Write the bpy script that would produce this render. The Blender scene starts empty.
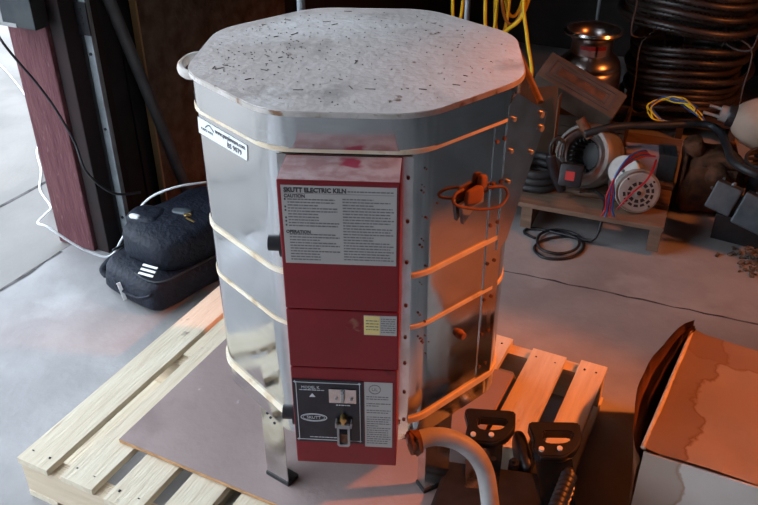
import bpy, bmesh, math, random
from mathutils import Vector, Matrix, noise
random.seed(7)
PI = math.pi
sc = bpy.context.scene
COL = sc.collection

# ---------------------------------------------------------------- camera
CAMH = 1.50
F_PX, PITCH, ROLL = 810.676, .5546238, -.00253634
cam = bpy.data.cameras.new('camera'); co = bpy.data.objects.new('camera', cam); COL.objects.link(co)
cam.sensor_fit = 'HORIZONTAL'; cam.sensor_width = 36; cam.lens = 36 * F_PX / 758
cam.clip_start = .02
fwd = Vector((0, math.cos(PITCH), -math.sin(PITCH))); rt = Vector((1, 0, 0)); up = Vector((0, math.sin(PITCH), math.cos(PITCH)))
cr, sr = math.cos(ROLL), math.sin(ROLL)
R_ = cr * rt + sr * up; U_ = -sr * rt + cr * up
co.matrix_world = Matrix(((R_.x, U_.x, -fwd.x, 0), (R_.y, U_.y, -fwd.y, 0), (R_.z, U_.z, -fwd.z, CAMH), (0, 0, 0, 1)))
sc.camera = co
sc.view_settings.view_transform = 'Standard'; sc.view_settings.look = 'None'
sc.view_settings.gamma = 1; sc.view_settings.use_curve_mapping = False
sc.view_settings.exposure = 0.5

# building frame: u runs along the pallet slats, v across them
G = .46169
E1 = Vector((math.sin(G), math.cos(G), 0)); E2 = Vector((math.cos(G), -math.sin(G), 0))
def W(u, v, z=0.0): return E1 * u + E2 * v + Vector((0, 0, z))
RZ = -G      # rotation that takes local x to E2 and local y to E1

# ---------------------------------------------------------------- sky, sun, lamp
wd = bpy.data.worlds.new('sky'); sc.world = wd; wd.use_nodes = True
bg = wd.node_tree.nodes['Background']; bg.inputs[0].default_value = (.77, .88, 1.0, 1); bg.inputs[1].default_value = 3.5
def light(name, kind, loc, target, energy, color, **kw):
    d = bpy.data.lights.new(name, kind); d.energy = energy; d.color = color
    for k, v in kw.items(): setattr(d, k, v)
    o = bpy.data.objects.new(name, d); COL.objects.link(o); o.location = loc
    o.rotation_euler = (Vector(target) - Vector(loc)).to_track_quat('-Z', 'Y').to_euler(); return o
sd = (E1 * .75 + E2 * .16 + Vector((0, 0, 1))).normalized()
light('sun', 'SUN', sd * 10, (0, 0, 0), .9, (1, .95, .9), angle=.01)
light('work_lamp', 'SPOT', (2.25, 1.45, 2.15), (.40, 1.32, .38), 265, (1, .22, .04), shadow_soft_size=.06, spot_size=math.radians(35), spot_blend=.5)
light('wide_fill', 'SPOT', (2.45, 1.75, 1.75), (1.1, 2.75, .1), 66, (1, .25, .05), shadow_soft_size=.10, spot_size=math.radians(62), spot_blend=.7)  # second spot, added to carry the orange light over the pile

# ---------------------------------------------------------------- materials
def mat(name, col, rough=.6, metal=0, col2=None, scale=8, detail=4, bump=0, bscale=None, lo=.4, hi=.6, stretch=None, spec=.5):
    m = bpy.data.materials.new(name); m.use_nodes = True; nt = m.node_tree; b = nt.nodes['Principled BSDF']
    b.inputs['Base Color'].default_value = (*col, 1); b.inputs['Roughness'].default_value = rough
    b.inputs['Metallic'].default_value = metal; b.inputs['Specular IOR Level'].default_value = spec
    tc = nt.nodes.new('ShaderNodeTexCoord'); mp = nt.nodes.new('ShaderNodeMapping'); nt.links.new(tc.outputs['Object'], mp.inputs[0])
    if stretch: mp.inputs['Scale'].default_value = stretch
    if col2:
        n = nt.nodes.new('ShaderNodeTexNoise'); n.inputs['Scale'].default_value = scale; n.inputs['Detail'].default_value = detail
        r = nt.nodes.new('ShaderNodeValToRGB'); nt.links.new(mp.outputs[0], n.inputs[0]); nt.links.new(n.outputs[0], r.inputs[0])
        r.color_ramp.elements[0].position = lo; r.color_ramp.elements[1].position = hi
        r.color_ramp.elements[0].color = (*col, 1); r.color_ramp.elements[1].color = (*col2, 1)
        nt.links.new(r.outputs[0], b.inputs['Base Color'])
    if bump:
        n2 = nt.nodes.new('ShaderNodeTexNoise'); n2.inputs['Scale'].default_value = bscale or scale * 4; n2.inputs['Detail'].default_value = 5
        bp = nt.nodes.new('ShaderNodeBump'); bp.inputs['Strength'].default_value = bump; bp.inputs['Distance'].default_value = .01
        nt.links.new(mp.outputs[0], n2.inputs[0]); nt.links.new(n2.outputs[0], bp.inputs['Height']); nt.links.new(bp.outputs[0], b.inputs['Normal'])
    return m
def blend_noise(m, col, scale, lo, hi, detail=5, stretch=None):
    """mix a further stain colour over what the material already has"""
    nt = m.node_tree; b = nt.nodes['Principled BSDF']; inp = b.inputs['Base Color']
    n = nt.nodes.new('ShaderNodeTexNoise'); n.inputs['Scale'].default_value = scale; n.inputs['Detail'].default_value = detail
    tc = nt.nodes.new('ShaderNodeTexCoord'); mp = nt.nodes.new('ShaderNodeMapping'); nt.links.new(tc.outputs['Object'], mp.inputs[0]); nt.links.new(mp.outputs[0], n.inputs[0])
    if stretch: mp.inputs['Scale'].default_value = stretch
    mp.inputs['Location'].default_value = (scale, lo * 10, 3)
    r = nt.nodes.new('ShaderNodeMapRange'); r.inputs[1].default_value = lo; r.inputs[2].default_value = hi; nt.links.new(n.outputs[0], r.inputs[0])
    mx = nt.nodes.new('ShaderNodeMix'); mx.data_type = 'RGBA'; nt.links.new(r.outputs[0], mx.inputs[0])
    if inp.links: nt.links.new(inp.links[0].from_socket, mx.inputs[6])
    else: mx.inputs[6].default_value = inp.default_value
    mx.inputs[7].default_value = (*col, 1); nt.links.new(mx.outputs[2], inp); return m

M = {}
M['concrete'] = blend_noise(blend_noise(mat('concrete', (.27, .26, .262), .75, 0, (.37, .36, .362), 2.2, 8, .25, 30), (.12, .11, .105), 1.3, .58, .78, 8), (.48, .48, .49), 3.1, .62, .8, 9)
M['apron'] = blend_noise(mat('apron', (.20, .188, .178), .85, 0, (.25, .235, .222), 1.6, 6, .2, 40), (.165, .158, .153), 2.5, .6, .8)
M['crack'] = mat('crack', (.05, .045, .045), .95, 0, (.12, .11, .11), 20)
M['steel'] = blend_noise(mat('steel', (.70, .71, .72), .17, 1, (.62, .62, .62), 4, 5, 0, 5, .3, .7), (.40, .32, .27), 14, .72, .85)
# cloudy wear on the roughness of the stainless jacket
nt = M['steel'].node_tree; n = nt.nodes.new('ShaderNodeTexNoise'); n.inputs['Scale'].default_value = 7; n.inputs['Detail'].default_value = 6
r = nt.nodes.new('ShaderNodeMapRange'); r.inputs[1].default_value = .35; r.inputs[2].default_value = .7; r.inputs[3].default_value = .06; r.inputs[4].default_value = .20
nt.links.new(n.outputs[0], r.inputs[0]); nt.links.new(r.outputs[0], nt.nodes['Principled BSDF'].inputs['Roughness'])
n3 = nt.nodes.new('ShaderNodeTexNoise'); n3.inputs['Scale'].default_value = 5; n3.inputs['Detail'].default_value = .5
b3 = nt.nodes.new('ShaderNodeBump'); b3.inputs['Strength'].default_value = .35; b3.inputs['Distance'].default_value = .012
tc3 = nt.nodes.new('ShaderNodeTexCoord'); mp3 = nt.nodes.new('ShaderNodeMapping'); mp3.inputs['Scale'].default_value = (1.4, 1.4, .5)
nt.links.new(tc3.outputs['Object'], mp3.inputs[0]); nt.links.new(mp3.outputs[0], n3.inputs[0])
nt.links.new(n3.outputs[0], b3.inputs['Height']); nt.links.new(b3.outputs[0], nt.nodes['Principled BSDF'].inputs['Normal'])
M['brightsteel'] = mat('brightsteel', (.75, .75, .74), .22, 1, (.6, .58, .55), 18)
M['lidtop'] = blend_noise(blend_noise(blend_noise(mat('lidtop', (.54, .475, .45), .9, 0, (.70, .625, .60), 4, 8, .3, 60, .35, .7), (.32, .28, .265), 9, .57, .75, 8), (.22, .14, .10), 30, .68, .74, 4), (.84, .80, .79), 3.3, .58, .72, 7)
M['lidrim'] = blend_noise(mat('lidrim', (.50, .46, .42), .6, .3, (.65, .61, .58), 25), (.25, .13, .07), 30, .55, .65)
M['gasket'] = blend_noise(mat('gasket', (.76, .62, .44), .8, 0, (.82, .73, .58), 20), (.5, .36, .2), 30, .6, .75)
M['red'] = blend_noise(mat('red', (.185, .006, .011), .42, 0, (.22, .008, .014), 12), (.12, .01, .01), 25, .68, .75)
M['redtop'] = blend_noise(mat('redtop', (.36, .20, .20), .85, 0, (.48, .34, .34), 40, 6), (.34, .03, .07), 11, .60, .66, 3)
M['label'] = mat('label', (.42, .39, .375), .55, 0, (.46, .43, .415), 9)
M['ink'] = mat('ink', (.06, .055, .06), .6)
M['greyink'] = mat('greyink', (.15, .145, .145), .6)
M['whiteink'] = mat('whiteink', (.62, .65, .68), .5)
M['black'] = mat('black', (.012, .013, .016), .42, 0, (.02, .02, .024), 30)
M['blackpanel'] = mat('blackpanel', (.010, .012, .018), .35, 0, (.018, .02, .028), 30)
M['yellowlabel'] = mat('yellowlabel', (.78, .62, .25), .6)
M['white'] = mat('white', (.82, .84, .86), .5)
M['cloth'] = mat('cloth', (.006, .009, .018), .6, 0, (.011, .015, .028), 25, 4, .6, 60, spec=.3)
M['blackrubber'] = mat('blackrubber', (.018, .018, .02), .55, 0, (.03, .03, .03), 30)
M['pine'] = blend_noise(blend_noise(mat('pine', (.62, .52, .38), .75, 0, (.74, .66, .52), 10, 6, .3, 30, .3, .7, (6, .5, 6)), (.46, .34, .23), 5, .62, .75, 6, (7, .8, 7)), (.30, .24, .18), 18, .7, .78, 3)
M['pine2'] = blend_noise(mat('pine2', (.60, .48, .34), .8, 0, (.70, .58, .43), 10, 6, .3, 30, .3, .7, (.5, 6, 6)), (.33, .22, .14), 6, .6, .75)
M['ply'] = blend_noise(blend_noise(mat('ply', (.30, .225, .215), .8, 0, (.35, .27, .255), 3, 7, .15, 60), (.23, .17, .165), 6, .55, .75, 8), (.46, .38, .36), 25, .72, .78)
M['plyedge'] = mat('plyedge', (.60, .34, .16), .8, 0, (.42, .22, .10), 40, 3, stretch=(1, 1, 8))
M['oldwood'] = blend_noise(mat('oldwood', (.15, .095, .065), .85, 0, (.24, .155, .105), 8, 6, .3, 30, .3, .7, (.7, 6, 6)), (.08, .05, .035), 7, .55, .7)
M['maroon'] = blend_noise(blend_noise(mat('maroon', (.10, .025, .033), .8, 0, (.14, .045, .053), 14, 6, .5, 40, .35, .7, (3, 3, .6)), (.20, .10, .10), 30, .62, .75, 5, (3, 3, .8)), (.45, .36, .33), 10, .72, .8)
M['scuff'] = mat('scuff', (.26, .09, .06), .8, 0, (.20, .01, .015), 60, 5, lo=.45, hi=.6)
M['maroondark'] = mat('maroondark', (.022, .008, .009), .85, 0, (.014, .008, .008), 9)
M['brace'] = mat('brace', (.10, .11, .12), .6, .3, (.13, .14, .15), 12)
M['blacksteel'] = mat('blacksteel', (.012, .012, .014), .8, 0, (.02, .02, .022), 12)
M['osb'] = blend_noise(mat('osb', (.11, .072, .05), .9, 0, (.165, .11, .078), 26, 5, .4, 60, .35, .65), (.07, .035, .02), 12, .5, .7)
M['osbedge'] = mat('osbedge', (.38, .23, .11), .85)
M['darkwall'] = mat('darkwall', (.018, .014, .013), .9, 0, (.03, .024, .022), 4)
M['darksteel'] = mat('darksteel', (.03, .035, .042), .5, .6, (.05, .055, .06), 12)
M['greysteel'] = mat('greysteel', (.36, .40, .43), .5, .4, (.26, .29, .31), 16)
M['galv'] = mat('galv', (.40, .40, .40), .5, .5, (.30, .30, .31), 14)
M['conduit'] = mat('conduit', (.30, .29, .29), .5, 0, (.38, .37, .37), 20)
M['rustclay'] = blend_noise(mat('rustclay', (.26, .10, .045), .85, 0, (.36, .15, .07), 18), (.12, .05, .03), 30, .6, .7)
M['rust'] = blend_noise(mat('rust', (.14, .06, .03), .8, .2, (.22, .09, .045), 22, 6, .5, 60), (.05, .03, .025), 14, .5, .7)
M['card'] = blend_noise(mat('card', (.44, .38, .35), .85, 0, (.52, .46, .43), 5, 6), (.34, .26, .21), 3, .62, .66, 6)
def edge_stain(m, org, d, w0, w1, amp, col, ring):
    """water stain soaking in from one edge of the carton, with a darker tide line"""
    nt = m.node_tree; b = nt.nodes['Principled BSDF']; inp = b.inputs['Base Color']; src = inp.links[0].from_socket
    g = nt.nodes.new('ShaderNodeNewGeometry'); sb = nt.nodes.new('ShaderNodeVectorMath'); sb.operation = 'SUBTRACT'; sb.inputs[1].default_value = org
    dt = nt.nodes.new('ShaderNodeVectorMath'); dt.operation = 'DOT_PRODUCT'; dt.inputs[1].default_value = d
    nt.links.new(g.outputs['Position'], sb.inputs[0]); nt.links.new(sb.outputs[0], dt.inputs[0])
    n = nt.nodes.new('ShaderNodeTexNoise'); n.inputs['Scale'].default_value = 9; n.inputs['Detail'].default_value = 6; nt.links.new(g.outputs['Position'], n.inputs[0])
    ma = nt.nodes.new('ShaderNodeMath'); ma.operation = 'MULTIPLY_ADD'; ma.inputs[1].default_value = amp; nt.links.new(n.outputs[0], ma.inputs[0]); nt.links.new(dt.outputs['Value'], ma.inputs[2])
    r = nt.nodes.new('ShaderNodeValToRGB'); nt.links.new(ma.outputs[0], r.inputs[0]); e = r.color_ramp.elements
    e[0].position = w0; e[0].color = (.55, .55, .55, 1); e[1].position = w1; e[1].color = (0, 0, 0, 1)
    k = e.new(w1 - .012); k.color = (.6, .6, .6, 1); k = e.new(w1 - .005); k.color = (1, 1, 1, 1)
    mx = nt.nodes.new('ShaderNodeMix'); mx.data_type = 'RGBA'; nt.links.new(r.outputs[0], mx.inputs[0]); nt.links.new(src, mx.inputs[6]); mx.inputs[7].default_value = (*col, 1)
    nt.links.new(mx.outputs[2], inp)
_ar = Vector((.395, -.232, 0)).normalized(); _al = Vector((.232, .395, 0)).normalized()
edge_stain(M['card'], (.543, 1.20, 0), _ar, .02, .17, .17, (.26, .15, .09), 0)
edge_stain(M['card'], (.775, 1.595, 0), -_al, .02, .15, .13, (.30, .19, .13), 0)
M['cardin'] = mat('cardin', (.32, .14, .06), .85, 0, (.22, .09, .04), 6, 4, stretch=(1, 1, 4))
M['boxprint'] = blend_noise(mat('boxprint', (.55, .50, .46), .8, 0, (.62, .58, .54), 4), (.38, .26, .18), 5, .66, .72)
M['cartonside'] = blend_noise(mat('cartonside', (.52, .47, .43), .8, 0, (.60, .56, .52), 4), (.36, .25, .18), 5, .66, .72)
edge_stain(M['cartonside'], (.543, 1.20, 0), _ar, .02, .14, .12, (.30, .19, .12), 0)
M['paperedge'] = mat('paperedge', (.62, .56, .49), .85, 0, (.48, .38, .29), 18)
M['hose'] = mat('hose', (.022, .017, .016), .36, 0, (.045, .034, .03), 10, spec=.6)
M['strap'] = mat('strap', (.10, .08, .075), .6)
M['yellow'] = mat('yellow', (.90, .62, .012), .5, 0, (.80, .50, .015), 14)
M['orangecord'] = mat('orangecord', (.42, .20, .03), .55, 0, (.32, .13, .02), 14)
M['tan'] = mat('tan', (.10, .070, .052), .65, .1, (.15, .105, .08), 14)
M['can'] = blend_noise(mat('can', (.62, .58, .57), .30, 1, (.45, .40, .38), 9), (.25, .14, .10), 8, .5, .65)
M['kraft'] = mat('kraft', (.13, .075, .045), .85, 0, (.09, .05, .03), 6)
M['oldcrate'] = mat('oldcrate', (.05, .032, .024), .9, 0, (.08, .05, .036), 9)
M['motor'] = blend_noise(mat('motor', (.26, .24, .22), .5, .5, (.34, .32, .30), 14), (.16, .08, .05), 12, .58, .68)
M['motorface'] = mat('motorface', (.36, .34, .32), .55, .3, (.45, .43, .41), 16)
M['bluewire'] = mat('bluewire', (.02, .08, .30), .4)
M['redwire'] = mat('redwire', (.38, .015, .03), .4)
M['lavender'] = mat('lavender', (.50, .42, .50), .5)
M['greybox'] = mat('greybox', (.05, .068, .082), .5, .2, (.08, .10, .115), 16)
M['cream'] = blend_noise(mat('cream', (.36, .26, .20), .7, 0, (.45, .34, .27), 8), (.28, .15, .08), 7, .6, .7)
M['debris'] = mat('debris', (.06, .045, .035), .9, 0, (.2, .16, .12), 60)
M['twig'] = mat('twig', (.09, .06, .04), .9)
M['redlabel'] = mat('redlabel', (.45, .03, .03), .5)
M['brass'] = mat('brass', (.55, .38, .14), .35, 1)
M['pinklabel'] = mat('pinklabel', (.45, .30, .28), .6)

# ---------------------------------------------------------------- helpers
def link(name, me, parent):
    o = bpy.data.objects.new(name, me); COL.objects.link(o)
    if parent: o.parent = parent
    return o
def obj(name, bm, m, parent=None, smooth=False, kind=None, label=None):
    bmesh.ops.recalc_face_normals(bm, faces=bm.faces)
    me = bpy.data.meshes.new(name); bm.to_mesh(me); bm.free()
    for x in (m if isinstance(m, (list, tuple)) else [m]): me.materials.append(M[x])
    if smooth:
        for p in me.polygons: p.use_smooth = True
        if smooth != 'all': 
            try: me.set_sharp_from_angle(angle=math.radians(40))
            except Exception: pass
    o = link(name, me, parent)
    if kind: o['kind'] = kind
    if label: o['label'] = label
    return o
def islands(bm):
    bm.verts.ensure_lookup_table(); seen = set(); out = []
    for v0 in bm.verts:
        if v0 in seen: continue
        st, comp = [v0], []; seen.add(v0)
        while st:
            v = st.pop(); comp.append(v)
            for e in v.link_edges:
                w = e.other_vert(v)
                if w not in seen: seen.add(w); st.append(w)
        t = bmesh.new(); mp = {v: t.verts.new(v.co) for v in comp}
        for f in {f for v in comp for f in v.link_faces}: t.faces.new([mp[v] for v in f.verts])
        out.append(t)
    bm.free(); return out
def each(name, bm, m, parent, **k):
    for t in islands(bm): obj(name, t, m, parent, **k)
def tag(o, label, cat, group=None, kind=None):
    o['label'] = label; o['category'] = cat
    if group: o['group'] = group
    if kind: o['kind'] = kind
    return o
def thing(name, label, cat, loc=(0, 0, 0), rz=0, group=None, rot=None):
    o = bpy.data.objects.new(name, None); COL.objects.link(o); o.location = loc
    o.rotation_euler = rot if rot else (0, 0, rz); o.empty_display_size = .05
    return tag(o, label, cat, group)
def B(): return bmesh.new()
def box(bm, x0, x1, y0, y1, z0, z1, mtx=None, bev=0, mi=0):
    t = bmesh.new()
    v = [t.verts.new((x, y, z)) for z in (z0, z1) for y in (y0, y1) for x in (x0, x1)]
    for f in ((0, 2, 3, 1), (4, 5, 7, 6), (0, 1, 5, 4), (2, 6, 7, 3), (0, 4, 6, 2), (1, 3, 7, 5)): t.faces.new([v[i] for i in f])
    if bev: bmesh.ops.bevel(t, geom=list(t.edges), offset=bev, segments=2, affect='EDGES', profile=.6)
    if mtx: bmesh.ops.transform(t, matrix=mtx, verts=t.verts)
    merge(bm, t, mi); return bm
def merge(bm, t, mi=0):
    vs = {v: bm.verts.new(v.co) for v in t.verts}
    for f in t.faces:
        try:
            g = bm.faces.new([vs[v] for v in f.verts]); g.material_index = mi
        except ValueError: pass
    t.free()
def prism(bm, pts, z0, z1, mtx=None, bev=0, mi=0):
    t = bmesh.new(); a = [t.verts.new((x, y, z0)) for x, y in pts]; b = [t.verts.new((x, y, z1)) for x, y in pts]; n = len(pts)
    t.faces.new(a[::-1]); top = t.faces.new(b)
    for i in range(n): t.faces.new((a[i], a[(i + 1) % n], b[(i + 1) % n], b[i]))
    if bev:
        bmesh.ops.bevel(t, geom=list(top.edges), offset=bev, segments=2, affect='EDGES')
    if mtx: bmesh.ops.transform(t, matrix=mtx, verts=t.verts)
    merge(bm, t, mi); return bm
def ring_prism(bm, outer, inner, z0, z1, mtx=None):
    """tube wall between two outlines of equal count"""
    t = bmesh.new(); n = len(outer)
    L = [[t.verts.new((x, y, z)) for x, y in o] for o, z in ((outer, z0), (outer, z1), (inner, z1), (inner, z0))]
    for k in range(4):
        for i in range(n): t.faces.new((L[k][i], L[k][(i + 1) % n], L[(k + 1) % 4][(i + 1) % n], L[(k + 1) % 4][i]))
    if mtx: bmesh.ops.transform(t, matrix=mtx, verts=t.verts)
    merge(bm, t); return bm
def lathe(bm, prof, seg=32, mtx=None, closed=False, mi=0):
    """prof: (r, z) points"""
    t = bmesh.new(); rings = []
    for r, z in prof:
        if r < 1e-5: rings.append([t.verts.new((0, 0, z))])
        else: rings.append([t.verts.new((r * math.cos(2 * PI * i / seg), r * math.sin(2 * PI * i / seg), z)) for i in range(seg)])
    pr = list(zip(rings, rings[1:])) + ([(rings[-1], rings[0])] if closed else [])
    for a, b in pr:
        for i in range(seg):
            j = (i + 1) % seg
            if len(a) == 1 and len(b) == 1: continue
            if len(a) == 1: t.faces.new((a[0], b[i], b[j]))
            elif len(b) == 1: t.faces.new((a[i], a[j], b[0]))
            else: t.faces.new((a[i], a[j], b[j], b[i]))
    if mtx: bmesh.ops.transform(t, matrix=mtx, verts=t.verts)
    merge(bm, t, mi); return bm
def cyl(bm, p, q, r, seg=16, r2=None):
    p, q = Vector(p), Vector(q); d = q - p; r2 = r if r2 is None else r2
    m = Matrix.Translation(p) @ d.to_track_quat('Z', 'Y').to_matrix().to_4x4()
    return lathe(bm, [(0, 0), (r, 0), (r2, d.length), (0, d.length)], seg, m)
def smoothpath(pts, n=8, closed=False):
    P = [Vector(p) for p in pts]; out = []; N = len(P)
    rng = range(N) if closed else range(N - 1)
    for i in rng:
        if closed: a, b, c, d = P[(i - 1) % N], P[i], P[(i + 1) % N], P[(i + 2) % N]
        else: a, b, c, d = P[max(i - 1, 0)], P[i], P[i + 1], P[min(i + 2, N - 1)]
        for k in range(n):
            t = k / n
            out.append(.5 * ((2 * b) + (c - a) * t + (2 * a - 5 * b + 4 * c - d) * t * t + (3 * b - a - 3 * c + d) * t ** 3))
    if not closed: out.append(P[-1])
    return out
def tube(bm, pts, r, seg=8, closed=False, sm=8, radf=None, flat=None):
    P = smoothpath(pts, sm, closed) if sm else [Vector(p) for p in pts]; n = len(P); t = bmesh.new(); rings = []; N = None
    for i, p in enumerate(P):
        a = P[(i - 1) % n] if closed or i else P[0]; b = P[(i + 1) % n] if closed or i < n - 1 else P[-1]
        T = (b - a).normalized()
        if N is None:
            N = T.cross(Vector((0, 0, 1)));  N = N if N.length > .1 else T.cross(Vector((0, 1, 0)))
        N = (N - T * N.dot(T)).normalized(); Bn = T.cross(N)
        rr = radf(i) if radf else r
        f2 = flat or 1
        rings.append([t.verts.new(p + N * math.cos(2 * PI * k / seg) * rr + Bn * math.sin(2 * PI * k / seg) * rr * f2) for k in range(seg)])
    for i in range(n if closed else n - 1):
        a, b = rings[i], rings[(i + 1) % n]
        for k in range(seg): t.faces.new((a[k], a[(k + 1) % seg], b[(k + 1) % seg], b[k]))
    if not closed: t.faces.new(rings[0][::-1]); t.faces.new(rings[-1])
    merge(bm, t); return bm
def blob(bm, c, s, p=2.6, rz=0, nz=0, seed=0, seg=28, ringn=18, mtx=None, flatbottom=None):
    """superellipsoid with soft noise"""
    t = bmesh.new(); sgn = lambda a, e: math.copysign(abs(a) ** e, a); e = 2 / p; rows = []
    for j in range(ringn + 1):
        ph = -PI / 2 + PI * j / ringn; row = []
        for i in range(seg if 0 < j < ringn else 1):
            th = 2 * PI * i / seg
            v = Vector((s[0] * sgn(math.cos(ph), e) * sgn(math.cos(th), e), s[1] * sgn(math.cos(ph), e) * sgn(math.sin(th), e), s[2] * sgn(math.sin(ph), e)))
            if nz: v += v.normalized() * noise.noise(v * 14 + Vector((seed, seed, 0))) * nz + v.normalized() * noise.noise(v * 38 + Vector((seed, 0, seed))) * nz * .4
            if flatbottom is not None: v.z = max(v.z, flatbottom)
            row.append(t.verts.new(v))
        rows.append(row)
    for a, b in zip(rows, rows[1:]):
        for i in range(seg):
            j = (i + 1) % seg
            if len(a) == 1: t.faces.new((a[0], b[j], b[i]))
            elif len(b) == 1: t.faces.new((a[i], a[j], b[0]))
            else: t.faces.new((a[i], a[j], b[j], b[i]))
    m = Matrix.Translation(c) @ Matrix.Rotation(rz, 4, 'Z')
    if mtx: m = mtx @ m
    bmesh.ops.transform(t, matrix=m, verts=t.verts); merge(bm, t); return bm
def frame(o, x, y, z=None):
    """matrix with origin o and the x and y axes given"""
    x = Vector(x).normalized(); y = Vector(y); z = x.cross(y).normalized(); y = z.cross(x)
    return Matrix(((x.x, y.x, z.x, o[0]), (x.y, y.y, z.y, o[1]), (x.z, y.z, z.z, o[2]), (0, 0, 0, 1)))
def textbm(bm, s, size, x, y, mtx, width=None, depth=.0004, center=False, bold=.0):
    """lettering: x, y in the plane of mtx; width squeezes the line to a length"""
    c = bpy.data.curves.new('t', 'FONT'); c.body = s; c.size = size; c.extrude = depth; c.offset = size * bold
    c.resolution_u = 2
    o = bpy.data.objects.new('t', c); me = bpy.data.meshes.new_from_object(o)
    xs = [v.co.x for v in me.vertices]; w = max(xs) - min(xs); k = (width / w) if width else 1; x0 = min(xs)
    off = -w * k / 2 if center else 0
    t = bmesh.new(); t.from_mesh(me)
    for v in t.verts: v.co.x = (v.co.x - x0) * k + x + off; v.co.y += y
    bmesh.ops.transform(t, matrix=mtx, verts=t.verts); merge(bm, t)
    bpy.data.objects.remove(o); bpy.data.curves.remove(c); bpy.data.meshes.remove(me)
def dashes(bm, x0, x1, y, h, mtx, seed, fill=.9):
    """a line of print too small to read"""
    rnd = random.Random(seed); x = x0; e = x0 + (x1 - x0) * fill
    while x < e:
        w = rnd.uniform(.002, .008); box(bm, x, min(x + w, e), y, y + h, 0, .0003, mtx); x += w + .0011
def ellipse_ring(bm, cx, cy, rx, ry, w, mtx, n=40):
    o = [(cx + rx * math.cos(2 * PI * i / n), cy + ry * math.sin(2 * PI * i / n)) for i in range(n)]
    q = [(cx + (rx - w) * math.cos(2 * PI * i / n), cy + (ry - w) * math.sin(2 * PI * i / n)) for i in range(n)]
    ring_prism(bm, o, q, 0, .0005, mtx)
def rect_ring(bm, x0, x1, y0, y1, w, mtx, h=.0005):
    ring_prism(bm, [(x0, y0), (x1, y0), (x1, y1), (x0, y1)], [(x0 + w, y0 + w), (x1 - w, y0 + w), (x1 - w, y1 - w), (x0 + w, y1 - w)], 0, h, mtx)
BM = lambda o, z=0: Matrix.Translation(o)
BLD = Matrix.Rotation(RZ, 4, 'Z')     # local (x=v, y=u) -> world

# ================================================================ SETTING
def struct(name, bm, m, parent=None, **k):
    o = obj(name, bm, m, parent, **k)
    if parent is None: o['kind'] = 'structure'
    return o
V0 = -2.09
b = B(); box(b, V0, 4.5, -4, 4.75, -.15, 0, BLD); fl = struct('floor', b, 'concrete')
b = B(); box(b, -14, V0 - .008, -8, 14, -.15, -.004, BLD); ap = struct('ground_outside', b, 'apron')
def wob(bm, a, c, w, n=24, amp=.006, seed=1):
    """ragged crack strip lying on the floor"""
    t = bmesh.new(); a, c = Vector(a), Vector(c); d = (c - a); s = Vector((-d.y, d.x, 0)).normalized(); rnd = random.Random(seed); prev = None
    for i in range(n + 1):
        p = a + d * i / n + s * rnd.uniform(-amp, amp); ww = w * rnd.uniform(.4, 1.3)
        q = (t.verts.new(p + s * ww / 2), t.verts.new(p - s * ww / 2))
        if prev: t.faces.new((prev[0], prev[1], q[1], q[0]))
        prev = q
    merge(bm, t)
b = B(); wob(b, (-.3, 2.60, .0012), (1.9, 1.69, .0012), .009, 50, .004); struct('trim_1', b, 'crack')
b = B(); wob(b, W(-3, -2.09, .0012), W(1.68, -2.085, .0012), .016, 60, .006, 3); struct('trim_2', b, 'crack')
b = B(); box(b, -2.56, -2.545, -6, 12, -.0035, -.0025, BLD); struct('trim_3', b, 'crack')
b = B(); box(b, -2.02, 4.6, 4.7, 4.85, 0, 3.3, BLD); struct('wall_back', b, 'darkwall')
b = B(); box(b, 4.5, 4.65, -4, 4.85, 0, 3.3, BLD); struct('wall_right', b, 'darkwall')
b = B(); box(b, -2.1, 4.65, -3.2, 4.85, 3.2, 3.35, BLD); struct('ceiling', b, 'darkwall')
b = B(); box(b, -2.1, 4.65, -3.35, -3.2, 0, 3.2, BLD); struct('wall_front', b, 'darkwall')  # unseen wall behind the camera, widened to cut daylight and darken the kiln's reflections
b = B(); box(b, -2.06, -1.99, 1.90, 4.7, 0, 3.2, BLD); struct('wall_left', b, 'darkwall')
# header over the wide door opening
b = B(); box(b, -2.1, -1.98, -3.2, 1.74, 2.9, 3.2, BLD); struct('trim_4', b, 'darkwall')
# maroon timber post at the end of the wall
b = B(); box(b, -2.145, -1.98, 1.73, 1.90, 0, 3.2, BLD, .006); post = struct('post_left', b, 'maroon')
b = B(); box(b, -1.979, -1.925, 1.745, 1.90, 0, 3.2, BLD, .004); struct('trim_5', b, 'maroondark', )

# OSB sheet, steel channel, brace along the wall
o = thing('strand_board', 'brown strand board sheet standing upright against the dark wall behind the black bag', 'board', W(2.62, -1.925), RZ)
b = B(); box(b, -.012, .012, -.56, .33, 0, 2.2); obj('panel', b, 'osb', o)
b = B(); box(b, -.013, .013, -.568, -.56, 0, 2.2); obj('panel_edge', b, 'osbedge', o, label='paler sawn edge')
o = thing('door_track', 'pale grey steel door track with a slotted black bracket beside the maroon post', 'door track', W(1.83, -1.895), RZ)
b = B(); box(b, -.016, .012, -.02, -.008, 0, 2.7, bev=.002); box(b, -.016, -.010, -.02, .02, 0, 2.7)
obj('channel', b, 'greysteel', o)
b = B(); box(b, -.036, -.017, -.022, .02, 0, 2.7); obj('backing_strip', b, 'blacksteel', o)
b = B(); box(b, -.03, .016, -.026, -.0205, .76, .86)
for k in range(3): box(b, -.012, -.002, -.028, -.026, .79 + .022 * k, .80 + .022 * k)
obj('bracket', b, 'black', o)
b = B()
for z in (.12, .45, .7): cyl(b, (-.002, -.0205, z), (-.002, -.024, z), .005, 8)
each('bolt', b, 'black', o)
b = B(); cyl(b, W(1.868, -1.905, 1.05), W(2.17, -1.90, .04), .020, 14)
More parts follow.
